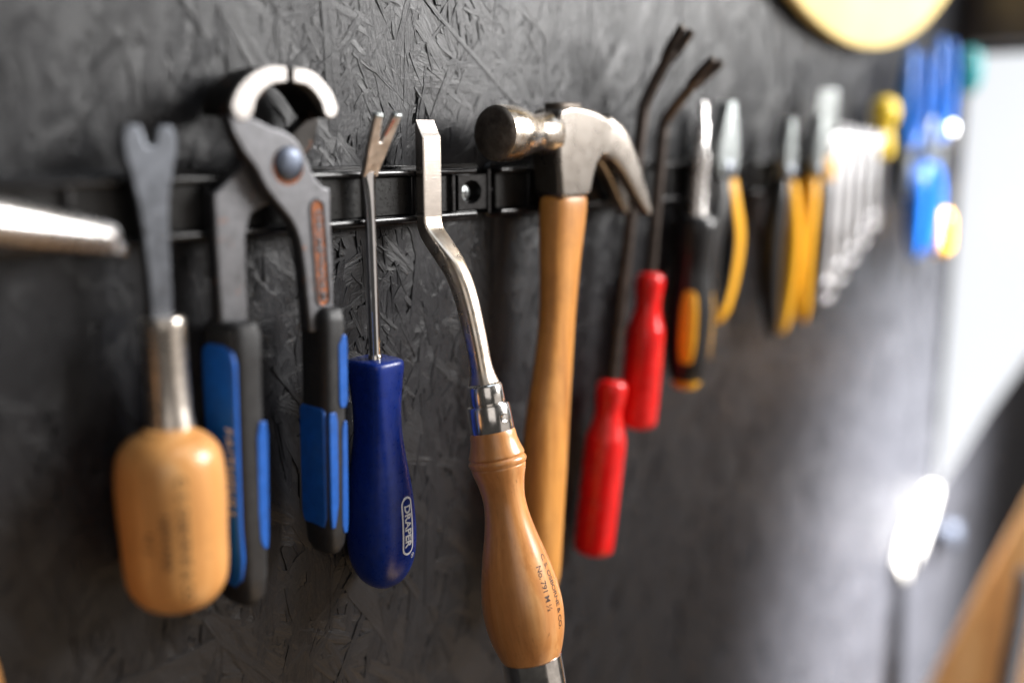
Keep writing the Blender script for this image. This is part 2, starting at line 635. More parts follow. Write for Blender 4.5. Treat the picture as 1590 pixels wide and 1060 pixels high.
# ------------------------------------------------------------------ far end of the wall: glowing pane, beam, bench
glow = thing('glow_pane', 'glowing pane added for the bright sheen at the far right end of the black wall', 'glow_pane', (1172, 0, -300))  # added glowing sheet in place of the bright sheen on the wall
bm = bmesh.new()
ends = []
for x in (0, 4):
    ends.append([bm.verts.new((x, y, z)) for y, z in ((-1.6, 392), (-112, 392), (-112, 110), (-86, 67), (-52, 0), (-26, -60), (-1.6, -110))])  # lower edge slanted to follow the diagonal band of light
bm.faces.new(ends[0])
bm.faces.new(ends[1][::-1])
for k in range(7):
    bm.faces.new((ends[0][k], ends[1][k], ends[1][(k + 1) % 7], ends[0][(k + 1) % 7]))
obj('pane', bm, 'pane', glow)
obj('frame', box(-1, 8, -124, -112.5, 100, 392), 'frame', glow, bevel=2)
beam = tag(obj('ceiling_beam', box(1120, 1300, -112, -1.6, 100, 420), 'darkwood', bevel=3), 'dark stained timber beam above the glowing pane at top right', 'beam')


def leaning(name, x0, x1, left, width, mat):
    (ya, za), (yb, zb) = left
    bm = bmesh.new()
    fs = []
    for x in (x0, x1):
        fs.append([bm.verts.new(p) for p in ((x, ya, za), (x, ya - width, za), (x, yb - width, zb), (x, yb, zb))])
    bm.faces.new(fs[0])
    bm.faces.new(fs[1][::-1])
    for k in range(4):
        bm.faces.new((fs[0][k], fs[1][k], fs[1][(k + 1) % 4], fs[0][(k + 1) % 4]))
    return obj(name, bm, mat, bevel=4)


tag(leaning('wooden_plank', 1108, 1126, ((-150, -262), (2, -720)), 100, 'bench'), 'orange wooden plank leaning in the bottom right corner', 'plank')
pth = spline([(0, -6, 70), (0, -3, 10), (0, 1, -50), (0, 3, -120), (0, 2, -200)], 8)
tag(obj('rubber_hose', sweep(pth, (10, 10), 16), 'hose', loc=(1092, -122, -510)), 'black rubber hose hanging in front of the orange plank', 'hose')

# big pale disc hung on the wall
disc = thing('round_sign', 'large pale yellow round sign high on the black wall', 'sign', (842, -2, 420))
obj('board', lathe([(336, -3), (342, -6), (342, -13), (339, -15)], 96, axis='y'), 'disc', disc)

# white plate
pl = thing('wall_plate', 'small bright white plate fixed low on the wall near the glowing pane', 'wall plate', (1105, -2, -436))
obj('plate', plate([(a * 0.88, b * 0.9) for a, b in [(-62, -22), (-40, -48), (-22, -54), (22, -20), (62, 30), (66, 46), (44, 54), (6, 40), (-42, 14)]], -9, 0), 'white', pl, bevel=3, bseg=4)
kn = thing('door_stop', 'small round metal door stop beside the white wall plate', 'door stop', (1196, -16, -462))
obj('stop_head', lathe([(6, 22), (6, 6), (15, 4), (17, -2), (15, -9), (8, -12)], 32, axis='y'), 'rivet', kn)


# ------------------------------------------------------------------ magnetic rails
def rail(x0, x1, label, lug_right=True, lug_left=False):
    r = thing('magnetic_rail', label, 'tool rail', (x0, 0, -24.7), group='rail sections end to end on the wall')
    L = x1 - x0
    e = 14

    def rr(a, b, z, rad=6):
        pts = []
        for cx, cz, a0 in ((b - rad, z - rad, 0), (a + rad, z - rad, 90), (a + rad, -z + rad, 180), (b - rad, -z + rad, 270)):
            for k in range(6):
                t = R(a0 + k * 18)
                pts.append((cx + rad * math.cos(t), cz + rad * math.sin(t)))
        return pts
    obj('base_flange', plate(rr(0, L, 14.2), -3.2, -0.6 + 1.2), 'rail', r, bevel=0.6)
    bm = box(e * 0.1, L - e, -14, -3, 9.2, 12.2)
    obj('upper_lip', bm, 'rail', r, bevel=1.3, bseg=4)
    obj('lower_lip', box(e * 0.1, L - e, -14, -3, -12.2, -9.2), 'rail', r, bevel=1.3, bseg=4)
    obj('magnet_strip', box(1.5, L - 27 if lug_right else L - 2, -10.2, -3, -9.0, 9.0), 'railface', r, bevel=0.5)
    x = L - 31
    k = 0
    while x > 2:
        obj('rib', box(x, x + 2.2, -12.6, -3, -9.1, 9.1), 'rail', r, bevel=0.4)
        x -= 27.5
        k += 1
    if lug_right:
        # mounting block with a countersunk slot and a cross-head screw
        bx0, bx1, h = L - 23.5, L - 1.5, 8.6
        bm = bmesh.new()
        n = 40
        outer, inner, deep = [], [], []
        cxm = (bx0 + bx1) / 2 - 1.5
        for i in range(n):
            a = 2 * math.pi * i / n
            c, s = math.cos(a), math.sin(a)
            m = max(abs(c), abs(s))
            outer.append((0.5 * (bx0 + bx1) + c / m * (bx1 - bx0) / 2, s / m * h))
            inner.append((cxm + c * 7.4, s * 6.0))
            deep.append((cxm + c * 6.6, s * 5.2))
        vo = [bm.verts.new((p[0], -9.5, p[1])) for p in outer]
        vb = [bm.verts.new((p[0], -3.1, p[1])) for p in outer]
        vi = [bm.verts.new((p[0], -9.5, p[1])) for p in inner]
        vd = [bm.verts.new((p[0], -4.2, p[1])) for p in deep]
        for i in range(n):
            j = (i + 1) % n
            bm.faces.new((vo[i], vo[j], vi[j], vi[i]))
            bm.faces.new((vi[i], vi[j], vd[j], vd[i]))
            bm.faces.new((vo[i], vb[i], vb[j], vo[j]))
        bm.faces.new(vd)
        bm.faces.new(vb)
        blk = obj('mounting_block', bm, 'rail', r, ang=30)
        sc = lathe([(4.4, -4.3), (4.4, -5.2), (3.2, -6.2), (1.0, -6.6)], 32, axis='y', cx=cxm - 1.6, cy=-0.4)
        scr = obj('screw', sc, 'zinc', blk)
        bm = box(cxm - 4.0, cxm + 0.8, -6.75, -6.1, -0.85, 0.05)
        box(cxm - 2.05, cxm - 1.15, -6.76, -6.1, -2.8, 2.0, bm)
        scr2 = obj('screw_slot', bm, 'black', blk)
        obj('end_lip', box(L - 2.6, L - 0.6, -10.5, -3, -11.4, 11.4), 'rail', r, bevel=0.4)
        obj('end_pin', lathe([(1.4, 0), (1.4, 3.2), (1.0, 3.8)], 16, axis='x', cx=-8.2, cy=0.5), 'rail', r, loc=(L - 0.7, 0, 0))
    return r


rail(-180, 386, 'left black magnetic rail section ending at the screw beside the hammer')
rail(388, 664, 'middle black magnetic rail section running behind the hammer and red handled pullers')
rail(666, 1140, 'right black magnetic rail section behind the wrenches and pliers')

# ------------------------------------------------------------------ chrome bar, far left
t = thing('chrome_bar', 'thick chrome bar lying sideways on the rail at the left edge', 'bar', (171, -26, -33))
prof = [(2.2, 0), (4.6, -0.6), (5.6, -2.2), (5.9, -6), (6.6, -40), (8.2, -110), (8.4, -150)]
b = obj('shank', lathe(prof, 48, axis='x'), 'barsteel', t, rot=(0, R(11), R(17)))
obj('end_ball', lathe([(0.4, 2.6), (2.0, 1.8), (2.8, 0), (2.0, -1.8), (0.4, -2.6)], 24, axis='x'), 'chrome', t, loc=(0.5, -3, -4))

# turned handle just entering bottom left
t = thing('awl', 'wooden handled awl cut off by the left edge of the frame', 'awl', (102, -20, -30))
obj('spike', lathe([(1.0, 40), (2.6, 10), (3.0, -70)], 20), 'forked', t)
obj('handle', lathe(spline([(4, -68), (8, -72), (9, -90), (8, -104), (14, -128), (18, -148), (17.5, -165), (10, -178), (1, -180)], 4)), 'beech', t)

# ------------------------------------------------------------------ forked tack lifter
t = thing('tack_lifter', 'forked steel tack lifter with short round wooden handle at far left', 'tack lifter', (194.5, -17.5, -25.5))
pts = [(-9.4, 31), (-10.6, 26), (-10.2, 21), (-8.8, 15), (-6.6, 4), (-5.4, -8), (-4.8, -22), (-4.6, -42), (4.6, -42), (4.8, -22), (5.0, -8),
       (5.8, 4), (8.4, 15), (10.2, 21), (10.6, 26), (9.4, 31), (8.4, 31.8), (3.4, 31.6), (1.6, 24.4), (-1.6, 24.4), (-3.4, 31.6), (-8.4, 31.8)]
obj('forked_blade', plate(pts, -2.2, 2.2), 'forked', t, loc=(-2.6, 0, 0), bevel=0.8, bseg=3)
fp = [(6.6, -38.6), (7.6, -39.0), (8.1, -40.5), (7.9, -43), (7.9, -60), (8.3, -78), (8.9, -79.5), (8.9, -82), (8.0, -83)]
obj('ferrule', lathe(fp), 'nickel', t, loc=(-2.6, -2, 0))
hp = spline([(8.4, -80.5), (10.0, -81.8), (14.6, -84.4), (18.4, -89), (20.0, -96), (20.4, -108), (19.8, -124), (19.6, -134), (18.2, -143), (13.5, -149.5), (6.5, -152), (0.6, -152.4)], 4)
hd = obj('handle', lathe(hp, 64), 'beech', t, loc=(-6.2, -6, 0))


def on_round(prof, a0, z0, dr=0.12):
    def fn(s, tt):
        z = z0 - s
        r = interp(prof, z) + dr
        a = R(a0) + tt / r
        return (r * math.sin(a), -r * math.cos(a), z)
    return fn


for body, off, sz in (("C. S. OSBORNE & CO.", 4.6, 5.2), ("NEWARK", -2, 5.2), ("N. J.", -8.4, 5.0)):
    fn0 = on_round(hp, -33, -119)
    text_mesh('maker_stamp', body, sz, (lambda s, tt, o=off, f=fn0: f(s, tt + o)), 'ink', hd)

# ------------------------------------------------------------------ end-cutting pincers
t = thing('pincers', 'large dark steel pincers with blue and black rubber grips', 'pincers', (249.4, -20, -8.7))
FR = -6.0
cl = spline([(-28.4, 19), (-27.5, 23), (-24.5, 28.6), (-19, 33.6), (-12, 37.0), (-5, 38.2), (-0.3, 37.9)], 4)
cl_in = spline([(-0.5, 33.4), (-7.3, 30.4), (-12.6, 26.6), (-15.9, 22.4), (-18.0, 18.2)], 4)
cr = spline([(0.5, 37.9), (5.5, 37.8), (10, 36.6), (15.8, 33.6), (20.6, 29.2), (23.2, 24.7), (23.0, 19.2)], 4)
cr_in = spline([(17.8, 18.4), (15.0, 21.6), (11.9, 25.4), (7.3, 29.8), (0.5, 33.2)], 4)
left_half = [(-28.4, 19), (-26.9, 12.6), (-22.7, 5.3), (-17.3, -1.4), (-13.5, -8.5), (-8.3, -15), (-2.2, -22), (1.6, -30), (3.4, -42), (5.4, -70),
             (18.0, -70), (18.8, -58.6), (19.0, -39.3), (18.6, -22.9), (18.9, -10.8), (16.0, -9.6), (12.4, -6.8), (9.8, -3), (6.9, 2.6), (3.9, 8.5), (-2.2, 12.8), (-9.7, 14.9), (-18.0, 18.2)]
arm1 = obj('front_arm', plate(spline(left_half[:10], 3)[:-1] + [left_half[9], left_half[10]] + spline(left_half[11:], 3), FR, 1.0), 'pinc', t, bevel=1.1, bseg=3, ang=30)
jaw1 = obj('left_jaw', plate(cl + cl_in, FR + 0.6, 13), 'pincside', t, bevel=1.0, ang=30)
def ribbon(pts, w0, w1):
    c = spline(pts, 4)
    n = len(c)
    L_, R_ = [], []
    for i in range(n):
        a, b = c[max(0, i - 1)], c[min(n - 1, i + 1)]
        d = Vector((b[0] - a[0], b[1] - a[1])).normalized()
        w = w0 + (w1 - w0) * i / (n - 1)
        L_.append((c[i][0] - d.y * w, c[i][1] + d.x * w))
        R_.append((c[i][0] + d.y * w, c[i][1] - d.x * w))
    d = Vector((c[0][0] - c[1][0], c[0][1] - c[1][1])).normalized()
    cap = [(c[0][0] + w0 * (d.x * math.cos(q) + d.y * math.sin(q)), c[0][1] + w0 * (d.y * math.cos(q) - d.x * math.sin(q))) for q in np.linspace(-1.2, 1.2, 6)]
    return L_ + R_[::-1] + cap


rbl = ribbon([(-22.6, 21.8), (-20.6, 26.4), (-16.2, 30.8), (-9.6, 34.2), (-1.4, 35.0)], 5.0, 2.9)
rbr = ribbon([(19.8, 22.2), (18.2, 26.2), (14.4, 30.6), (9.2, 34.0), (1.6, 35.0)], 3.9, 2.8)
obj('ground_edge', plate(rbl, FR - 0.9, FR + 1.2), 'jaw', jaw1, bevel=0.6, bseg=3)
jaw2 = obj('right_jaw', plate(cr + cr_in, FR + 0.6, 13), 'pincside', t, bevel=1.0, ang=30)
obj('ground_edge', plate(rbr, FR - 0.9, FR + 1.2), 'jaw', jaw2, bevel=0.6, bseg=3)
obj('rear_neck', plate([(23.0, 19.4), (20.5, 9), (13, 0), (5, -7), (-5, -5), (2, 8), (10, 14), (17.0, 19.4)], 4.6, 12.4), 'pincside', t, bevel=1.0)
mir = [(6, -4), (0, -15), (-9.0, -16.5), (-15.6, -19.5), (-18.6, -27), (-19.4, -42), (-19.4, -70),
       (-32.4, -70), (-32.6, -35), (-32.4, -10.8), (-28.6, -8.2), (-24.5, -4.8), (-19.5, -1), (-12, 3), (-4, 4)]
obj('rear_arm', plate(mir, 1.15, 8.0), 'pinc', t, bevel=1.1, bseg=3, ang=30)
obj('pivot_rivet', lathe([(6.8, FR + 0.5), (6.8, FR - 0.9), (5.8, FR - 1.7), (3.0, FR - 2.2), (0.2, FR - 2.3)], 40, axis='y'), 'rivet', t, loc=(-2.0, 0, 0.4))
obj('rust_ring', lathe([(7.8, FR + 0.3), (7.6, FR - 0.12)], 40, axis='y'), 'rustslot', t, loc=(-2.2, 0, -0.6))
# stamped slot on the right arm
sl = []
for k in range(9):
    a = R(180 - 180 * k / 8)
    sl.append((11.4 + 3.2 * math.cos(a), -18 + 3.2 * math.sin(a)))
for k in range(9):
    a = R(0 - 180 * k / 8)
    sl.append((12.9 + 3.0 * math.cos(a), -56 + 3.0 * math.sin(a)))
slot = obj('stamped_slot', plate(sl, FR - 0.10, FR + 0.4), 'rustslot', t)
rim = bmesh.new()
n = len(sl)
cxs = sum(p[0] for p in sl) / n
czs = sum(p[1] for p in sl) / n
ro, ri = [], []
for x, z in sl:
    d = Vector((x - (11.4 if z > -37 else 12.9), z - (-18 if z > -37 else -56))).normalized()
    ro.append(rim.verts.new((x + d.x * 1.1, FR + 0.2, z + d.y * 1.1)))
    ri.append(rim.verts.new((x, FR - 0.7, z)))
mid = [rim.verts.new((v.co.x * 0.35 + w.co.x * 0.65, FR - 0.75, v.co.z * 0.35 + w.co.z * 0.65)) for v, w in zip(ro, ri)]
inn = [rim.verts.new((w.co.x, FR + 0.2, w.co.z)) for w in ri]
for i in range(n):
    j = (i + 1) % n
    rim.faces.new((ro[i], ro[j], mid[j], mid[i]))
    rim.faces.new((mid[i], mid[j], ri[j], ri[i]))
    rim.faces.new((ri[i], ri[j], inn[j], inn[i]))
obj('slot_rim', rim, 'pinc', slot)
for body, zc in (("CHROME", -27.5), ("VANADIUM", -46)):
    text_mesh('stamped_word', body, 4.4, (lambda s, tt, z=zc: (12.1 + (z + 37) * -0.04 + tt, FR - 0.5, z - s)), 'pinc', slot, 0.95, bold=0.1)


def grip(x, y, ztop, zbot, name_label, lettering=None, sx=1.0, sy=1.0):
    """two-tone sleeve: black core, blue inlays standing proud on the side and front"""
    L = ztop - zbot
    core = [(ztop + 1, x, y, 6.0 * sx, 8.2, 4), (ztop, x, y, 8.2 * sx, 10.2, 4), (ztop - 5, x, y, 9.6 * sx, 11.4, 4), (ztop - 14, x - .2, y, 9.2 * sx, 11.0, 4),
            (ztop - L * .35, x - .8, y, 9.2 * sx, 10.8, 4), (ztop - L * .6, x - 1.4, y, 9.5 * sx, 11.2, 4), (zbot + 14, x - 2.2, y, 9.2 * sx, 11.2, 3.6),
            (zbot + 5, x - 2.4, y, 8.6 * sx, 10.6, 3), (zbot + 1.2, x - 2.4, y, 6.6 * sx, 8.6, 2.6), (zbot, x - 2.4, y, 4 * sx, 5.5, 2.4)]
    core = [(z, a, b, rx, ry * sy, p) for z, a, b, rx, ry, p in core]
    g = obj('grip', vloft(core, 48), 'gripblack', t, ang=50)
    return g, core


g1, c1 = grip(-26.2, 3.4, -62, -181, '', sx=0.78, sy=1.12)
g2, c2 = grip(15.4, -1.6, -61, -171, '', sx=0.66, sy=0.86)


def inlay(parent, x, y, rows, depth_rows):
    """blue panel: rows of (z, x0, x1) on the front face at y, thickness outward 0.8"""
    bm = bmesh.new()
    a = [(z, x0, x1) for z, x0, x1 in rows]
    ptsf = [(x0, z) for z, x0, x1 in a] + [(x1, z) for z, x0, x1 in reversed(a)]
    return obj('blue_panel', plate(ptsf, y - 0.35, y + 1.6), 'gripblue', parent, bevel=0.5, bseg=3)


def side_inlay(parent, xs, rows):
    """panel on the face looking left: rows of (z, y0, y1), proud of xs"""
    bm = bmesh.new()
    ptsf = [(y0, z) for z, y0, y1 in rows] + [(y1, z) for z, y0, y1 in reversed(rows)]
    a = [bm.verts.new((xs - 0.35 - 0.012 * (z + 70) * -1.3, y, z)) for y, z in ptsf]
    b = [bm.verts.new((xs + 1.8 - 0.012 * (z + 70) * -1.3, y, z)) for y, z in ptsf]
    bm.faces.new(a)
    bm.faces.new(b[::-1])
    n = len(ptsf)
    for i in range(n):
        bm.faces.new((a[i], b[i], b[(i + 1) % n], a[(i + 1) % n]))
    return obj('blue_panel', bm, 'gripblue', parent, bevel=0.8, bseg=3)


# left grip: nearly all of the left face is blue, a slim panel on the front
s1 = side_inlay(g1, -34.0, [(-70, -2, 8), (-72, -7, 12.5), (-77, -8.6, 13.5), (-110, -8.2, 13.5), (-145, -8.0, 13.5), (-158, -8.8, 13.5), (-167, -7.0, 12), (-171, -3, 8)])
inlay(g1, 0, -9.1, [(-102, -24.0, -20.8), (-108, -25.4, -20.4), (-140, -26.6, -21.8), (-152, -26.4, -22.4), (-156, -24.8, -23.0)], None)
text_mesh('grip_lettering', "FAITHFULL", 7.0, (lambda s_, tt: (-34.45 + 0.012 * 1.3 * (-52 - s_) * 1.0, -3.4 - tt, -122 - s_)), 'gilt', s1, 1.15)
# right grip: blue block low on the left face, slim panels on the front
side_inlay(g2, 8.8, [(-103, -8.0, 6), (-105, -9.4, 7.4), (-130, -9.4, 7.6), (-152, -9.2, 7.6), (-157, -8.0, 6)])
inlay(g2, 0, -11.1, [(-72, 18.4, 20.4), (-76, 16.0, 20.8), (-101, 15.4, 20.2), (-104, 16.2, 19)], None)
inlay(g2, 0, -11.1, [(-105, 10.0, 13.4), (-109, 9.6, 14.2), (-146, 8.8, 13.2), (-153, 8.8, 12), (-157, 9, 11)], None)
inlay(g2, 0, -11.1, [(-110, 17.6, 19.2), (-113, 16.4, 19.4), (-148, 14.9, 18.6), (-157, 14.6, 18.2), (-161, 15.6, 17.6)], None)

# ------------------------------------------------------------------ blue handled tack puller
t = thing('tack_puller', 'slim chrome tack puller with forked bent tip and navy plastic handle', 'tack puller', (296.8, -17.5, -19.4), roll=0.6)
pth = [(0, 0, z) for z in (-84, -60, -40, -20, -8, 0)]
obj('shaft', sweep(pth + [(0, 0, 4), (0, -1.0, 7)], [(2.5, 2.5)] * 4 + [(2.7, 2.4), (3.4, 2.1), (4.0, 1.9), (4.3, 1.7)], 32), 'chrome', t)
fk = [(-4.3, -1.5), (4.3, -1.5), (4.6, 4), (5.6, 12), (7.4, 27.4), (3.4, 28.0), (0.7, 15.5), (-0.7, 15.5), (-3.4, 28.0), (-7.4, 27.4), (-5.8, 12), (-4.6, 4)]
bend = R(27)
fork = obj('forked_tip', plate(fk, -1.3, 1.3), 'tip', t, loc=(0, -0.8, 6), rot=(bend, 0, 0), bevel=0.5)
for sx in (-1, 1):
    obj('claw_lip', box(sx * 5.4 - 2.1, sx * 5.4 + 2.1, -1.5, 1.5, 27.2, 28.9), 'zinc', fork, bevel=0.4)
obj('rust_spot', plate([(0.9, 19), (3.0, 26.2), (4.4, 26.8), (2.8, 22), (1.6, 18.6)], -1.42, -1.2), 'rusty', fork)
brow = [(-78.6, 0, 0, 9.0, 10.2, 4.5), (-79.6, 0, 0, 10.0, 11.2, 4.5), (-82, 0, 0, 10.4, 11.6, 4.2), (-90, 0, 0, 9.9, 11.0, 3.8), (-102, 0, 0, 9.4, 10.4, 3.3), (-114, 0, 0, 9.8, 10.8, 2.9),
        (-128, 0, 0, 11.6, 12.6, 2.7), (-142, 0, 0, 13.8, 14.4, 2.6), (-156, 0, 0, 15.0, 15.4, 2.6), (-166, 0, 0, 15.2, 15.6, 2.6), (-175, 0, 0, 14.4, 14.8, 2.6),
        (-182, 0, 0, 12.4, 12.8, 2.5), (-187, 0, 0, 9.4, 9.8, 2.4), (-190, 0, 0, 5.6, 5.8, 2.2), (-191, 0, 0, 1.5, 1.6, 2)]
brow2 = spline(brow, 4)
hd = obj('handle', vloft(brow2, 56), 'blue', t, ang=55)
obj('collar', lathe([(2.9, -76.5), (3.2, -77), (3.2, -79.5)], 24), 'ferrule', t)


def on_blue(s, tt, dr=0.10):
    z = -157.5 - s
    x = 3.2 + tt - s * 0.03
    row = min(brow2, key=lambda q: abs(q[0] - z))
    y = -(row[4] + dr) * max(0.0, 1 - abs(x / row[3]) ** row[5]) ** (1 / row[5])
    return (x, y - 0.05, z)


text_mesh('logo_lettering', "DRAPER", 5.6, lambda s, tt: on_blue(s * 1.0, tt), 'print', hd, 1.02, bold=0.2)
bm = bmesh.new()
out, inn = [], []
half, wr = 10.6, 3.7
ring = []
for k in range(13):
    a = R(-90 + 180 * k / 12)
    ring.append((half + math.cos(a), math.sin(a)))
for k in range(13):
    a = R(90 + 180 * k / 12)
    ring.append((-half + math.cos(a), math.sin(a)))
full = []
for (x, z) in ring:
    sgn = half if x > 0 else -half
    full.append((sgn + (x - sgn) * 1.0, z, sgn))
sub = []
for i in range(len(full)):
    a, b2 = full[i], full[(i + 1) % len(full)]
    nsub = 8 if abs(a[0] - b2[0]) > 5 else 1
    for q in range(nsub):
        f = q / nsub
        sub.append((a[2] + (b2[2] - a[2]) * f, a[0] - a[2] + (b2[0] - b2[2] - a[0] + a[2]) * f, a[1] + (b2[1] - a[1]) * f))
vo = [bm.verts.new(on_blue(c + dx * wr, dz * wr)) for c, dx, dz in sub]
vi = [bm.verts.new(on_blue(c + dx * (wr - 1.0), dz * (wr - 1.0))) for c, dx, dz in sub]
for i in range(len(sub)):
    j = (i + 1) % len(sub)
    bm.faces.new((vo[i], vo[j], vi[j], vi[i]))
obj('logo_outline', bm, 'print', hd)
text_mesh('registered_mark', "\u00ae", 3.6, lambda s, tt: on_blue(s + 15.8, tt + 3.4), 'print', hd)

# ------------------------------------------------------------------ ripping chisel with cranked neck
t = thing('ripping_chisel', 'cranked steel ripping chisel with turned wooden handle in sharp focus', 'ripping chisel', (334.6, -17, -23.7))
BW, BT = 6.2, 2.7
secs = []
for z, y, rx, ry, p in ((34.0, 2.2, BW * .98, 0.25, 12), (30, 1.25, BW, 1.35, 12), (26, 0.1, BW, BT, 12), (20, 0, BW, BT, 12), (0, 0, BW, BT, 12), (-11, 0, BW * .98, BT, 12)):
    secs.append(((0, y, z), (1, 0, 0), (0, 1, 0), rx, ry, p))
blade = obj('blade', loft(secs, 48), 'satin', t, ang=25, bevel=0.25)
npath = spline([(0.0, -10.9), (0.15, -14.5), (2.0, -18.8), (7.4, -24.6), (15.0, -32.6), (21.0, -42), (25.8, -54), (30.2, -69), (33.4, -82), (35.0, -88.5)], 4)
rad = []
for i, (n_, v_) in enumerate(npath):
    f = min(1, max(0, (-v_ - 10.9) / 24))
    rx = BW * 0.98 * (1 - f) + 5.4 * f
    ry = BT * (1 - f) + 5.2 * f
    p = 10 * (1 - f) + 2.6 * f
    g = min(1, max(0, (-v_ - 40) / 30))
    rx, ry = rx - 0.5 * g, ry - 0.4 * g
    k = min(1, max(0, (-v_ - 76) / 12))
    rad.append((rx + 2.0 * k * k, ry + 2.2 * k * k, p))
obj('cranked_neck', sweep([(0, -n_, v_) for n_, v_ in npath], rad, 48), 'crank', t, ang=60)
ax_t = math.atan2(31.6, 137.5)
HL = dict(loc=(0, -35.0, -88.2), rot=(-ax_t, 0, 0))
HL['rot'] = (-ax_t, 0, 0)
obj('collar', lathe([(6.6, 1.2), (7.9, 0.4), (8.4, -0.8), (8.5, -8.2), (8.2, -9.0)], 56), 'ferrule', t, **HL)
fer = obj('ferrule', lathe([(8.4, -8.8), (9.8, -9.2), (10.2, -10.2), (10.6, -21.4), (10.3, -22)], 56), 'ferrule', t, **HL)
obj('punch_mark', lathe([(2.1, 0.6), (2.2, -0.25), (1.3, -0.1), (0.6, 0.5)], 24, axis='y'), 'ferrule', fer, loc=(-1.4, -10.25, -15.4))
wp = [(10.4, -21.6), (10.9, -23), (11.2, -26), (12.1, -29.5), (13.2, -32.6), (13.3, -33.6), (12.9, -34.3), (13.5, -35.0), (13.9, -36.2), (13.5, -37.5), (12.9, -38.1), (13.1, -38.8), (12.6, -41), (11.2, -46), (10.2, -52), (10.1, -57),
      (10.9, -64), (12.9, -73), (15.5, -83), (17.9, -94), (19.0, -103), (19.1, -110), (18.2, -118), (16.6, -124.5), (14.7, -130), (14.0, -131)]
wps = [wp[0]] + spline(wp[:12], 2)[1:-1] + spline(wp[11:], 4)
hd = obj('handle', lathe(wps, 64), 'cherry', t, ang=60, **HL)
obj('butt_ferrule', lathe([(13.8, -130.6), (14.5, -131), (14.4, -145.6), (13.9, -146)], 56), 'ferrule', t, **HL)
obj('butt', lathe([(13.2, -145.5), (13.4, -147), (12, -151), (6, -153), (0.5, -153.4)], 48), 'cherry', t, **HL)
for body, a0, z0, sz in (("C. S. OSBORNE & CO.", 12, -99, 4.0), ("No. 791 M \u00bd", -7, -96, 4.2)):
    text_mesh('maker_stamp', body, sz, on_round(wps, a0, z0, 0.06), 'ink', hd, 0.92, bold=0.05)

# ------------------------------------------------------------------ claw hammer
t = thing('claw_hammer', 'claw hammer with worn steel head and pale wooden handle', 'hammer', (430.5, -24.5, -23.5))
HY = 9.6
body = [(-19.0, 23.0), (-18.0, 12), (-15.8, -4.6), (-13.6, -5.8), (6, -5.8), (10.6, -4.2), (13.0, 4.5), (16.0, 11.6), (20.5, 15.4), (29.0, 15.6), (35.5, 32.0), (25, 36.9), (14, 40.0), (2, 41.8), (-8, 42.2), (-16.5, 40.4), (-19.2, 36)]
head = obj('head', plate(body, -HY, HY), 'hammer', t, bevel=3.2, bseg=5, ang=30)
for sgn in (-1, 1):
    secs = []
    tine = spline([(24, 27, 12.0), (36, 22.6, 10.6), (46, 12.8, 8.4), (54.5, 0.6, 6.2), (61.5, -10, 4.2), (66, -17, 2.0)], 4)
    n = len(tine)
    for i, (x, z, th) in enumerate(tine):
        a, b2 = tine[max(0, i - 1)], tine[min(n - 1, i + 1)]
        tv = Vector((b2[0] - a[0], 0, b2[1] - a[1])).normalized()
        nv = Vector((tv.z, 0, -tv.x))
        f = i / (n - 1)
        cy = sgn * (4.6 + 3.4 * f)
        secs.append(((x, cy, z), (0, 1, 0), nv, 4.9 - 0.9 * f, th, 4.5))
    obj('claw_tine', loft(secs, 32), 'hammer', head, ang=50)
pp = [(0.3, -59.6), (11.5, -59.4), (12.8, -58.6), (13.6, -56.8)]
obj('striking_face', lathe(pp, 64, axis='x', cx=0, cy=28), 'hammerface', head)
obj('poll', lathe([(13.6, -56.9), (14.0, -54), (13.9, -46), (13.2, -41.5), (11.8, -36.5), (10.2, -31.5), (9.8, -26), (10.6, -20), (12, -16)], 64, axis='x', cx=0, cy=28, cap=True), 'poll', head, ang=60)
obj('handle_end', vloft([(36, -3.6, 0, 11, 7, 3), (43.4, -3.6, 0, 11, 7, 3), (44.0, -3.6, 0, 10, 6, 3)], 32), 'hammerface', t)
hrow = [(-4, -2.0, 0, 13.4, 8.6, 3), (-8, -2.2, 0, 15.6, 10.2, 2.6), (-20, -3, 0, 15.6, 10.0, 2.5), (-40, -4.6, 0, 14.0, 9.2, 2.4), (-70, -6.6, 0, 12.4, 8.6, 2.3), (-100, -10.4, 0, 13.2, 9.4, 2.3), (-128, -14.8, 0, 14.8, 10.8, 2.3),
        (-160, -17.6, 0, 15.2, 11.4, 2.3), (-190, -19.6, 0, 14.6, 11.2, 2.3), (-212, -20.6, 0, 14.2, 11, 2.3), (-224, -21, 0, 12.5, 9.6, 2.3), (-228, -21, 0, 8.0, 6, 2.2)]
hrow = [(z, a, b, rx * 0.94, ry * 0.94, p) for z, a, b, rx, ry, p in hrow]
obj('handle', vloft(spline(hrow, 4), 48), 'hickory', t, ang=60)


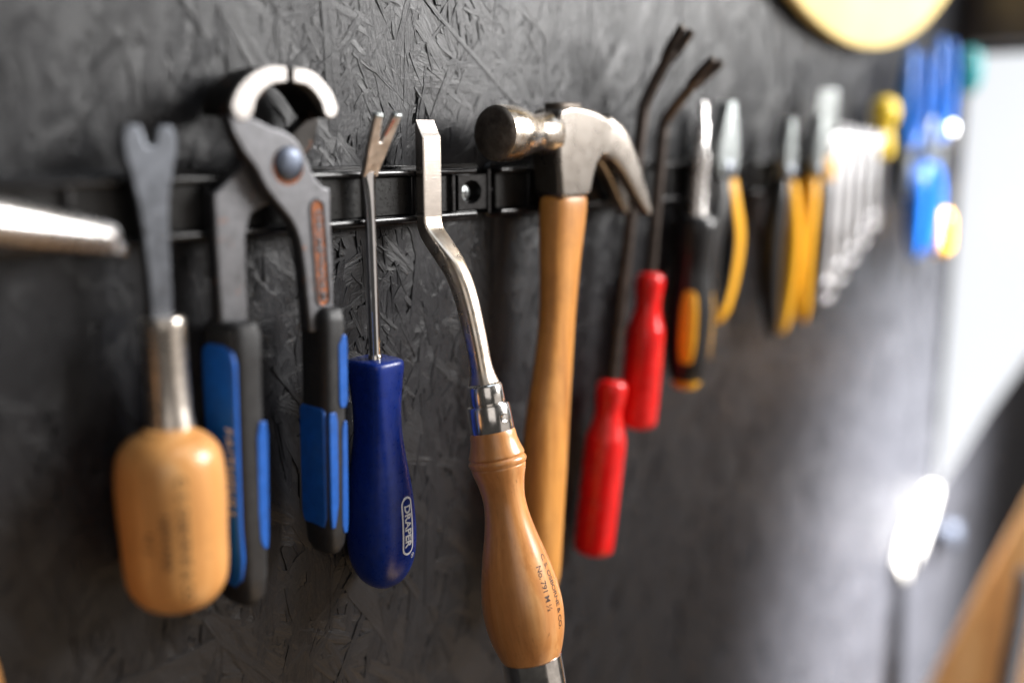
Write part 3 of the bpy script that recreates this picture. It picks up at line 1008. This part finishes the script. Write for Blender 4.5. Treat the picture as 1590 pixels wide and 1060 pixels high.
# ------------------------------------------------------------------ two red handled pullers
def red_puller(label, loc, roll, tipn, tipv, bendv, htop, hbot, scale, shaft):
    t = thing('trim_puller', label, 'trim puller', loc, roll=roll, group='red handled trim pullers')
    pth = [(0, 0, htop - 6), (0, 0, -40), (0, 0, 0), (0, 0, bendv - 10)]
    pth += spline([(0, 0, bendv - 10), (0, -1.2, bendv), (0, -tipn * 0.30, bendv + (tipv - bendv) * 0.34), (0, -tipn * 0.62, bendv + (tipv - bendv) * 0.68)], 4)[1:]
    n = len(pth)
    rad = [(shaft, shaft)] * 4 + [(shaft * (1 + 0.25 * i / (n - 5)), shaft * (1 - 0.3 * i / (n - 5))) for i in range(n - 4)]
    obj('shaft', sweep(pth, rad, 24), 'darksteel', t, ang=60)
    L = math.hypot(tipn * 0.38, (tipv - bendv) * 0.32)
    ang = math.atan2(tipn * 0.38, (tipv - bendv) * 0.32)
    fk = [(-shaft * 1.2, -5), (shaft * 1.2, -5), (shaft * 1.7, L * .2), (shaft * 1.9, L), (shaft * 0.9, L * 1.05), (shaft * 0.3, L * .12), (-shaft * 0.3, L * .12), (-shaft * 0.9, L * 1.05), (-shaft * 1.9, L), (-shaft * 1.7, L * .2)]
    obj('forked_tip', plate(fk, -2.2, 2.2), 'darksteel', t, loc=(0, -tipn * 0.62, bendv + (tipv - bendv) * 0.68), rot=(ang, 0, 0), bevel=0.5)
    H = htop - hbot
    k = scale
    pr = [(5.5 * k, htop + 0.6), (8.0 * k, htop - 1), (9.0 * k, htop - 5), (8.6 * k, htop - 11), (7.9 * k, htop - 18), (8.4 * k, htop - 24), (10.8 * k, htop - 33), (11.7 * k, htop - 38),
          (11.8 * k, htop - 60), (11.6 * k, hbot + 8), (10.6 * k, hbot + 3), (7.6 * k, hbot + 0.6), (1, hbot)]
    obj('handle', lathe(spline(pr, 3), 48), 'red', t, ang=60)
    return t


red_puller('longer red handled puller hanging right beside the claw hammer', (507, -17.5, -22.4), -9.2, 24, 88, 46, -122, -231, 1.06, 3.9)
red_puller('shorter red handled puller beside the black and yellow screwdriver', (533, -17.5, -19.2), -6.0, 34, 67, 32, -62, -161, 1.02, 3.8)

# ------------------------------------------------------------------ bit driver
t = thing('screwdriver', 'black and yellow ratchet screwdriver with chrome bit holder', 'screwdriver', (577, -20, -20.1), roll=-3.2)
obj('bit', lathe([(1.2, 46), (2.6, 42), (3.0, 34), (4.4, 32), (4.6, 12)], 20), 'barsteel', t)
obj('chuck', lathe([(5.0, 15), (6.8, 13.5), (7.2, 8), (6.6, 2), (6.6, -22), (7.4, -25), (7.2, -30)], 40), 'barsteel', t)
pr = [(9, -27), (12.6, -28.5), (14.2, -34), (13.6, -46), (12.2, -60), (13.2, -72), (15.0, -88), (15.2, -108), (14.0, -124), (11.6, -134), (9.4, -137)]
hd = obj('handle', lathe(spline(pr, 3), 48), 'black', t, ang=60)
obj('end_cap', lathe([(9.4, -136), (9.6, -138.5), (7.5, -142), (1, -143)], 40), 'yellow', t)
for a0 in (-62, 58, 178):
    bm = bmesh.new()
    grid = []
    for i in range(9):
        z = -72 - 56 * i / 8
        hw = 6.4 * math.sqrt(max(0.02, 1 - abs((i - 4) / 4.3) ** 3))
        row = []
        for j in range(7):
            off = hw * (j / 3 - 1)
            r = interp(pr, z) + (0.9 if 0 < j < 6 and 0 < i < 8 else -0.8)
            a = R(a0) + off / 13
            row.append(bm.verts.new((r * math.sin(a), -r * math.cos(a), z)))
        grid.append(row)
    for i in range(8):
        for j in range(6):
            bm.faces.new((grid[i][j], grid[i][j + 1], grid[i + 1][j + 1], grid[i + 1][j]))
    obj('grip_panel', bm, 'yellow', hd, ang=70)


# ------------------------------------------------------------------ pliers
def pliers(label, loc, roll, jawlen, hlen, open_, cols, scale=1.0, up=False, jw=7.0, name='pliers', group=None, needle=False, hw=6.0, bow=7.0, yaw=0.0):
    t = thing(name, label, 'pliers', loc, roll=roll, group=group, yaw=yaw)
    d = 1
    if up:
        t.rotation_euler[1] += math.pi
    k = scale
    tipw = 2.0 if needle else 4.5
    for s, m in ((-1, 'forked'), (1, 'forked')):
        jaw = [(s * 0.4, 4), (s * 0.4, jawlen), (s * tipw, jawlen - 1), (s * jw, jawlen * 0.45), (s * jw * 1.15, 6), (s * jw * 0.9, -4), (0.2 * s, -6)]
        obj('jaw', plate([(x * k, z * k) for x, z in jaw], -5 * k, 5 * k), 'zinc', t, bevel=1.0)
    obj('pivot', lathe([(6.4 * k, -4.5 * k), (6.4 * k, -6.2 * k), (4.6 * k, -7.2 * k), (0.5, -7.4 * k)], 28, axis='y'), 'forked', t)
    for s, c in ((-1, cols[0]), (1, cols[1])):
        pth = spline([(s * 5 * k, 0, -6 * k), (s * (open_ + bow * .3) * k, 0, -22 * k), (s * (open_ + bow) * k, 0, -(hlen * .45) * k), (s * (open_ + bow * .8) * k, 0, -(hlen * .75) * k), (s * open_ * k, 0, -hlen * k)], 5)
        n = len(pth)
        rr = []
        for i in range(n):
            f = i / (n - 1)
            w = hw * (0.72 + 0.28 * math.sin(math.pi * min(1, f * 1.15))) * k
            if i > n - 3:
                w *= 0.8 if i == n - 2 else 0.45
            rr.append((w, w * 1.1))
        secs = []
        for i in range(n):
            a, b2 = Vector(pth[max(0, i - 1)]), Vector(pth[min(n - 1, i + 1)])
            tv = (b2 - a).normalized()
            axx = Vector((0, 1, 0)).cross(tv).normalized()
            secs.append((pth[i], axx, (0, 1, 0), rr[i][0], rr[i][1], 2.8))
        h = obj('handle', loft(secs, 28), c[0], t, ang=60)
        if len(c) > 1:
            secs2 = []
            for (p, axx, ay, rx, ry, pw) in secs[3:-2]:
                secs2.append((Vector(p) + axx * (c[2] if len(c) > 2 else -s) * rx * 0.72, axx, ay, rx * 0.40, ry * 0.9, 2.8))
            obj('grip_inlay', loft(secs2, 24), c[1], h, ang=60)
    return t


pliers('yellow handled pliers just right of the black and yellow screwdriver', (606, -21, -18), -3, 45, 104, 4, (('black',), ('yellow', 'black', 1)), 1.0, jw=11.5, hw=9.2, bow=11, group='black and yellow pliers')
pliers('black and yellow pliers with pale pointed jaws, left of the pair by the wrenches', (699, -21, -22), 0, 40, 122, 7, (('black',), ('yellow',)), 1.0, needle=True, hw=7.4, bow=9, group='black and yellow pliers')
pliers('black and yellow pliers with brownish jaws next to the wrenches', (750, -21, -22), 0, 44, 118, 6, (('yellow',), ('black',)), 1.0, needle=True, hw=7.4, bow=7, group='black and yellow pliers')

# scraper with a bright blade
t = thing('scraper', 'scraper with bright blade and yellow collar above the wrenches', 'scraper', (768, -20, -20))
obj('blade', plate([(-9, 60), (9, 60), (10, 34), (5, 18), (5, 0), (-5, 0), (-5, 18), (-10, 34)], -1.2, 1.2), 'zinc', t, rot=(0, 0, R(-30)), bevel=0.5)
obj('collar', lathe([(6, 8), (9, 6), (9, -8), (7, -10)], 28), 'yellow', t)
obj('handle', vloft([(-9, 0, 0, 7, 6, 2.5), (-14, 0, 0, 9, 7, 2.5), (-50, 0, 0, 8, 7, 2.5), (-58, 0, 0, 5, 4, 2.5)], 28), 'black', t)


# ------------------------------------------------------------------ combination spanners
names = ['longest chrome spanner, leftmost of the row of spanners', 'second longest chrome spanner in the row', 'middle sized chrome spanner in the row', 'second shortest chrome spanner in the row', 'shortest chrome spanner, rightmost of the row beside the yellow handle']
for i in range(5):
    f = i / 4
    top, bot, w = 40 - 6 * f, -104 + 54 * f, 10.5 - 3.0 * f
    t = thing('spanner', names[i], 'spanner', (786 + 21 * i, -20.5, -25), roll=-1 + 0.6 * i, yaw=18, group='row of combination spanners')
    jaw = []
    for k in range(15):
        a = R(60 + 15 + 15 * k * 1.0 + 15)
        a = R(62 - 0 + (360 - 64) * k / 14 + 30)
        jaw.append((w * math.cos(a), top - w + w * math.sin(a)))
    jaw += [(w * 0.42, top - w * 0.1), (w * 0.42, top - w * 0.95), (-w * 0.42, top - w * 0.95), (-w * 0.42, top - w * 0.1)][::-1] if False else []
    obj('open_end', plate([(-w * 0.95, top - w * 0.2), (-w * 0.5, top), (-w * 0.42, top - w * 0.9), (w * 0.42, top - w * 0.9), (w * 0.5, top), (w * 0.95, top - w * 0.2), (w, top - w), (w * 0.6, top - w * 1.75), (w * 0.35, top - w * 2), (-w * 0.35, top - w * 2), (-w * 0.6, top - w * 1.75), (-w, top - w)], -3, 3), 'spanner', t, bevel=1.0)
    obj('shank', plate([(-w * .46, top - w * 1.85), (w * .46, top - w * 1.85), (w * .40, bot + w * 1.65), (-w * .40, bot + w * 1.65)], -2.6, 2.6), 'spanner', t, bevel=0.8)
    bm = bmesh.new()
    n = 28
    rr = []
    for r0, y in ((w * .9, -4), (w * .9, 4), (w * .55, 4), (w * .55, -4)):
        rr.append([bm.verts.new((r0 * math.cos(2 * math.pi * k / n), y, bot + w * .9 + r0 * math.sin(2 * math.pi * k / n))) for k in range(n)])
    for a, b2 in zip(rr, rr[1:] + rr[:1]):
        for k in range(n):
            bm.faces.new((a[k], a[(k + 1) % n], b2[(k + 1) % n], b2[k]))
    obj('ring_end', bm, 'spanner', t, bevel=0.6)

# ------------------------------------------------------------------ far tools
t = thing('stubby_screwdriver', 'stubby screwdriver with lemon yellow handle pointing up beside the spanners', 'screwdriver', (888, -20, -18))
obj('blade', lathe([(4, 10), (4, -30), (2, -44)], 20), 'chrome', t)
obj('handle', lathe(spline([(6, 4), (9, 8), (9, 22), (7, 28), (11, 36), (12.5, 44), (10, 53), (3, 57)], 3), 32), 'lemon', t)
g = 'blue handled pliers near the glowing pane'
pliers('blue handled pliers hung handles up, nearest the spanners', (946, -22, -10), -4, 40, 92, 15, (('paleblue',), ('paleblue',)), 1.0, up=True, hw=6.6, bow=5, group=g)
pliers('blue handled pliers hung handles up, nearest the glowing pane', (1016, -24, -4), -2, 40, 96, 15, (('paleblue',), ('paleblue',)), 1.05, up=True, hw=6.6, bow=5, group=g)
pliers('blue handled pliers hung handles down, below the other blue pliers', (972, -30, -14), 5, 36, 92, 19, (('paleblue',), ('paleblue',)), 1.0, hw=9.0, bow=3, group=g)
t = thing('nut_driver', 'chrome shafted nut driver with orange yellow handle hanging near the glowing pane', 'nut driver', (1040, -24, -6), roll=4)
obj('shaft', lathe([(9, 24), (10, 22), (10, 4), (6, 0), (6, -64)], 28), 'chrome', t)
obj('handle', lathe(spline([(7, -62), (11, -68), (12, -84), (11, -100), (5, -106), (0.5, -107)], 3), 28), 'yellow', t)
t = thing('teal_screwdriver', 'teal handled screwdriver pointing up at the end of the rail', 'screwdriver', (1092, -24, -4))
obj('shaft', lathe([(3.5, 60), (3.5, -40), (2, -46)], 20), 'chrome', t)
obj('handle', lathe(spline([(6, 52), (12, 60), (14, 76), (12, 92), (3, 98)], 3), 28), 'teal', t)
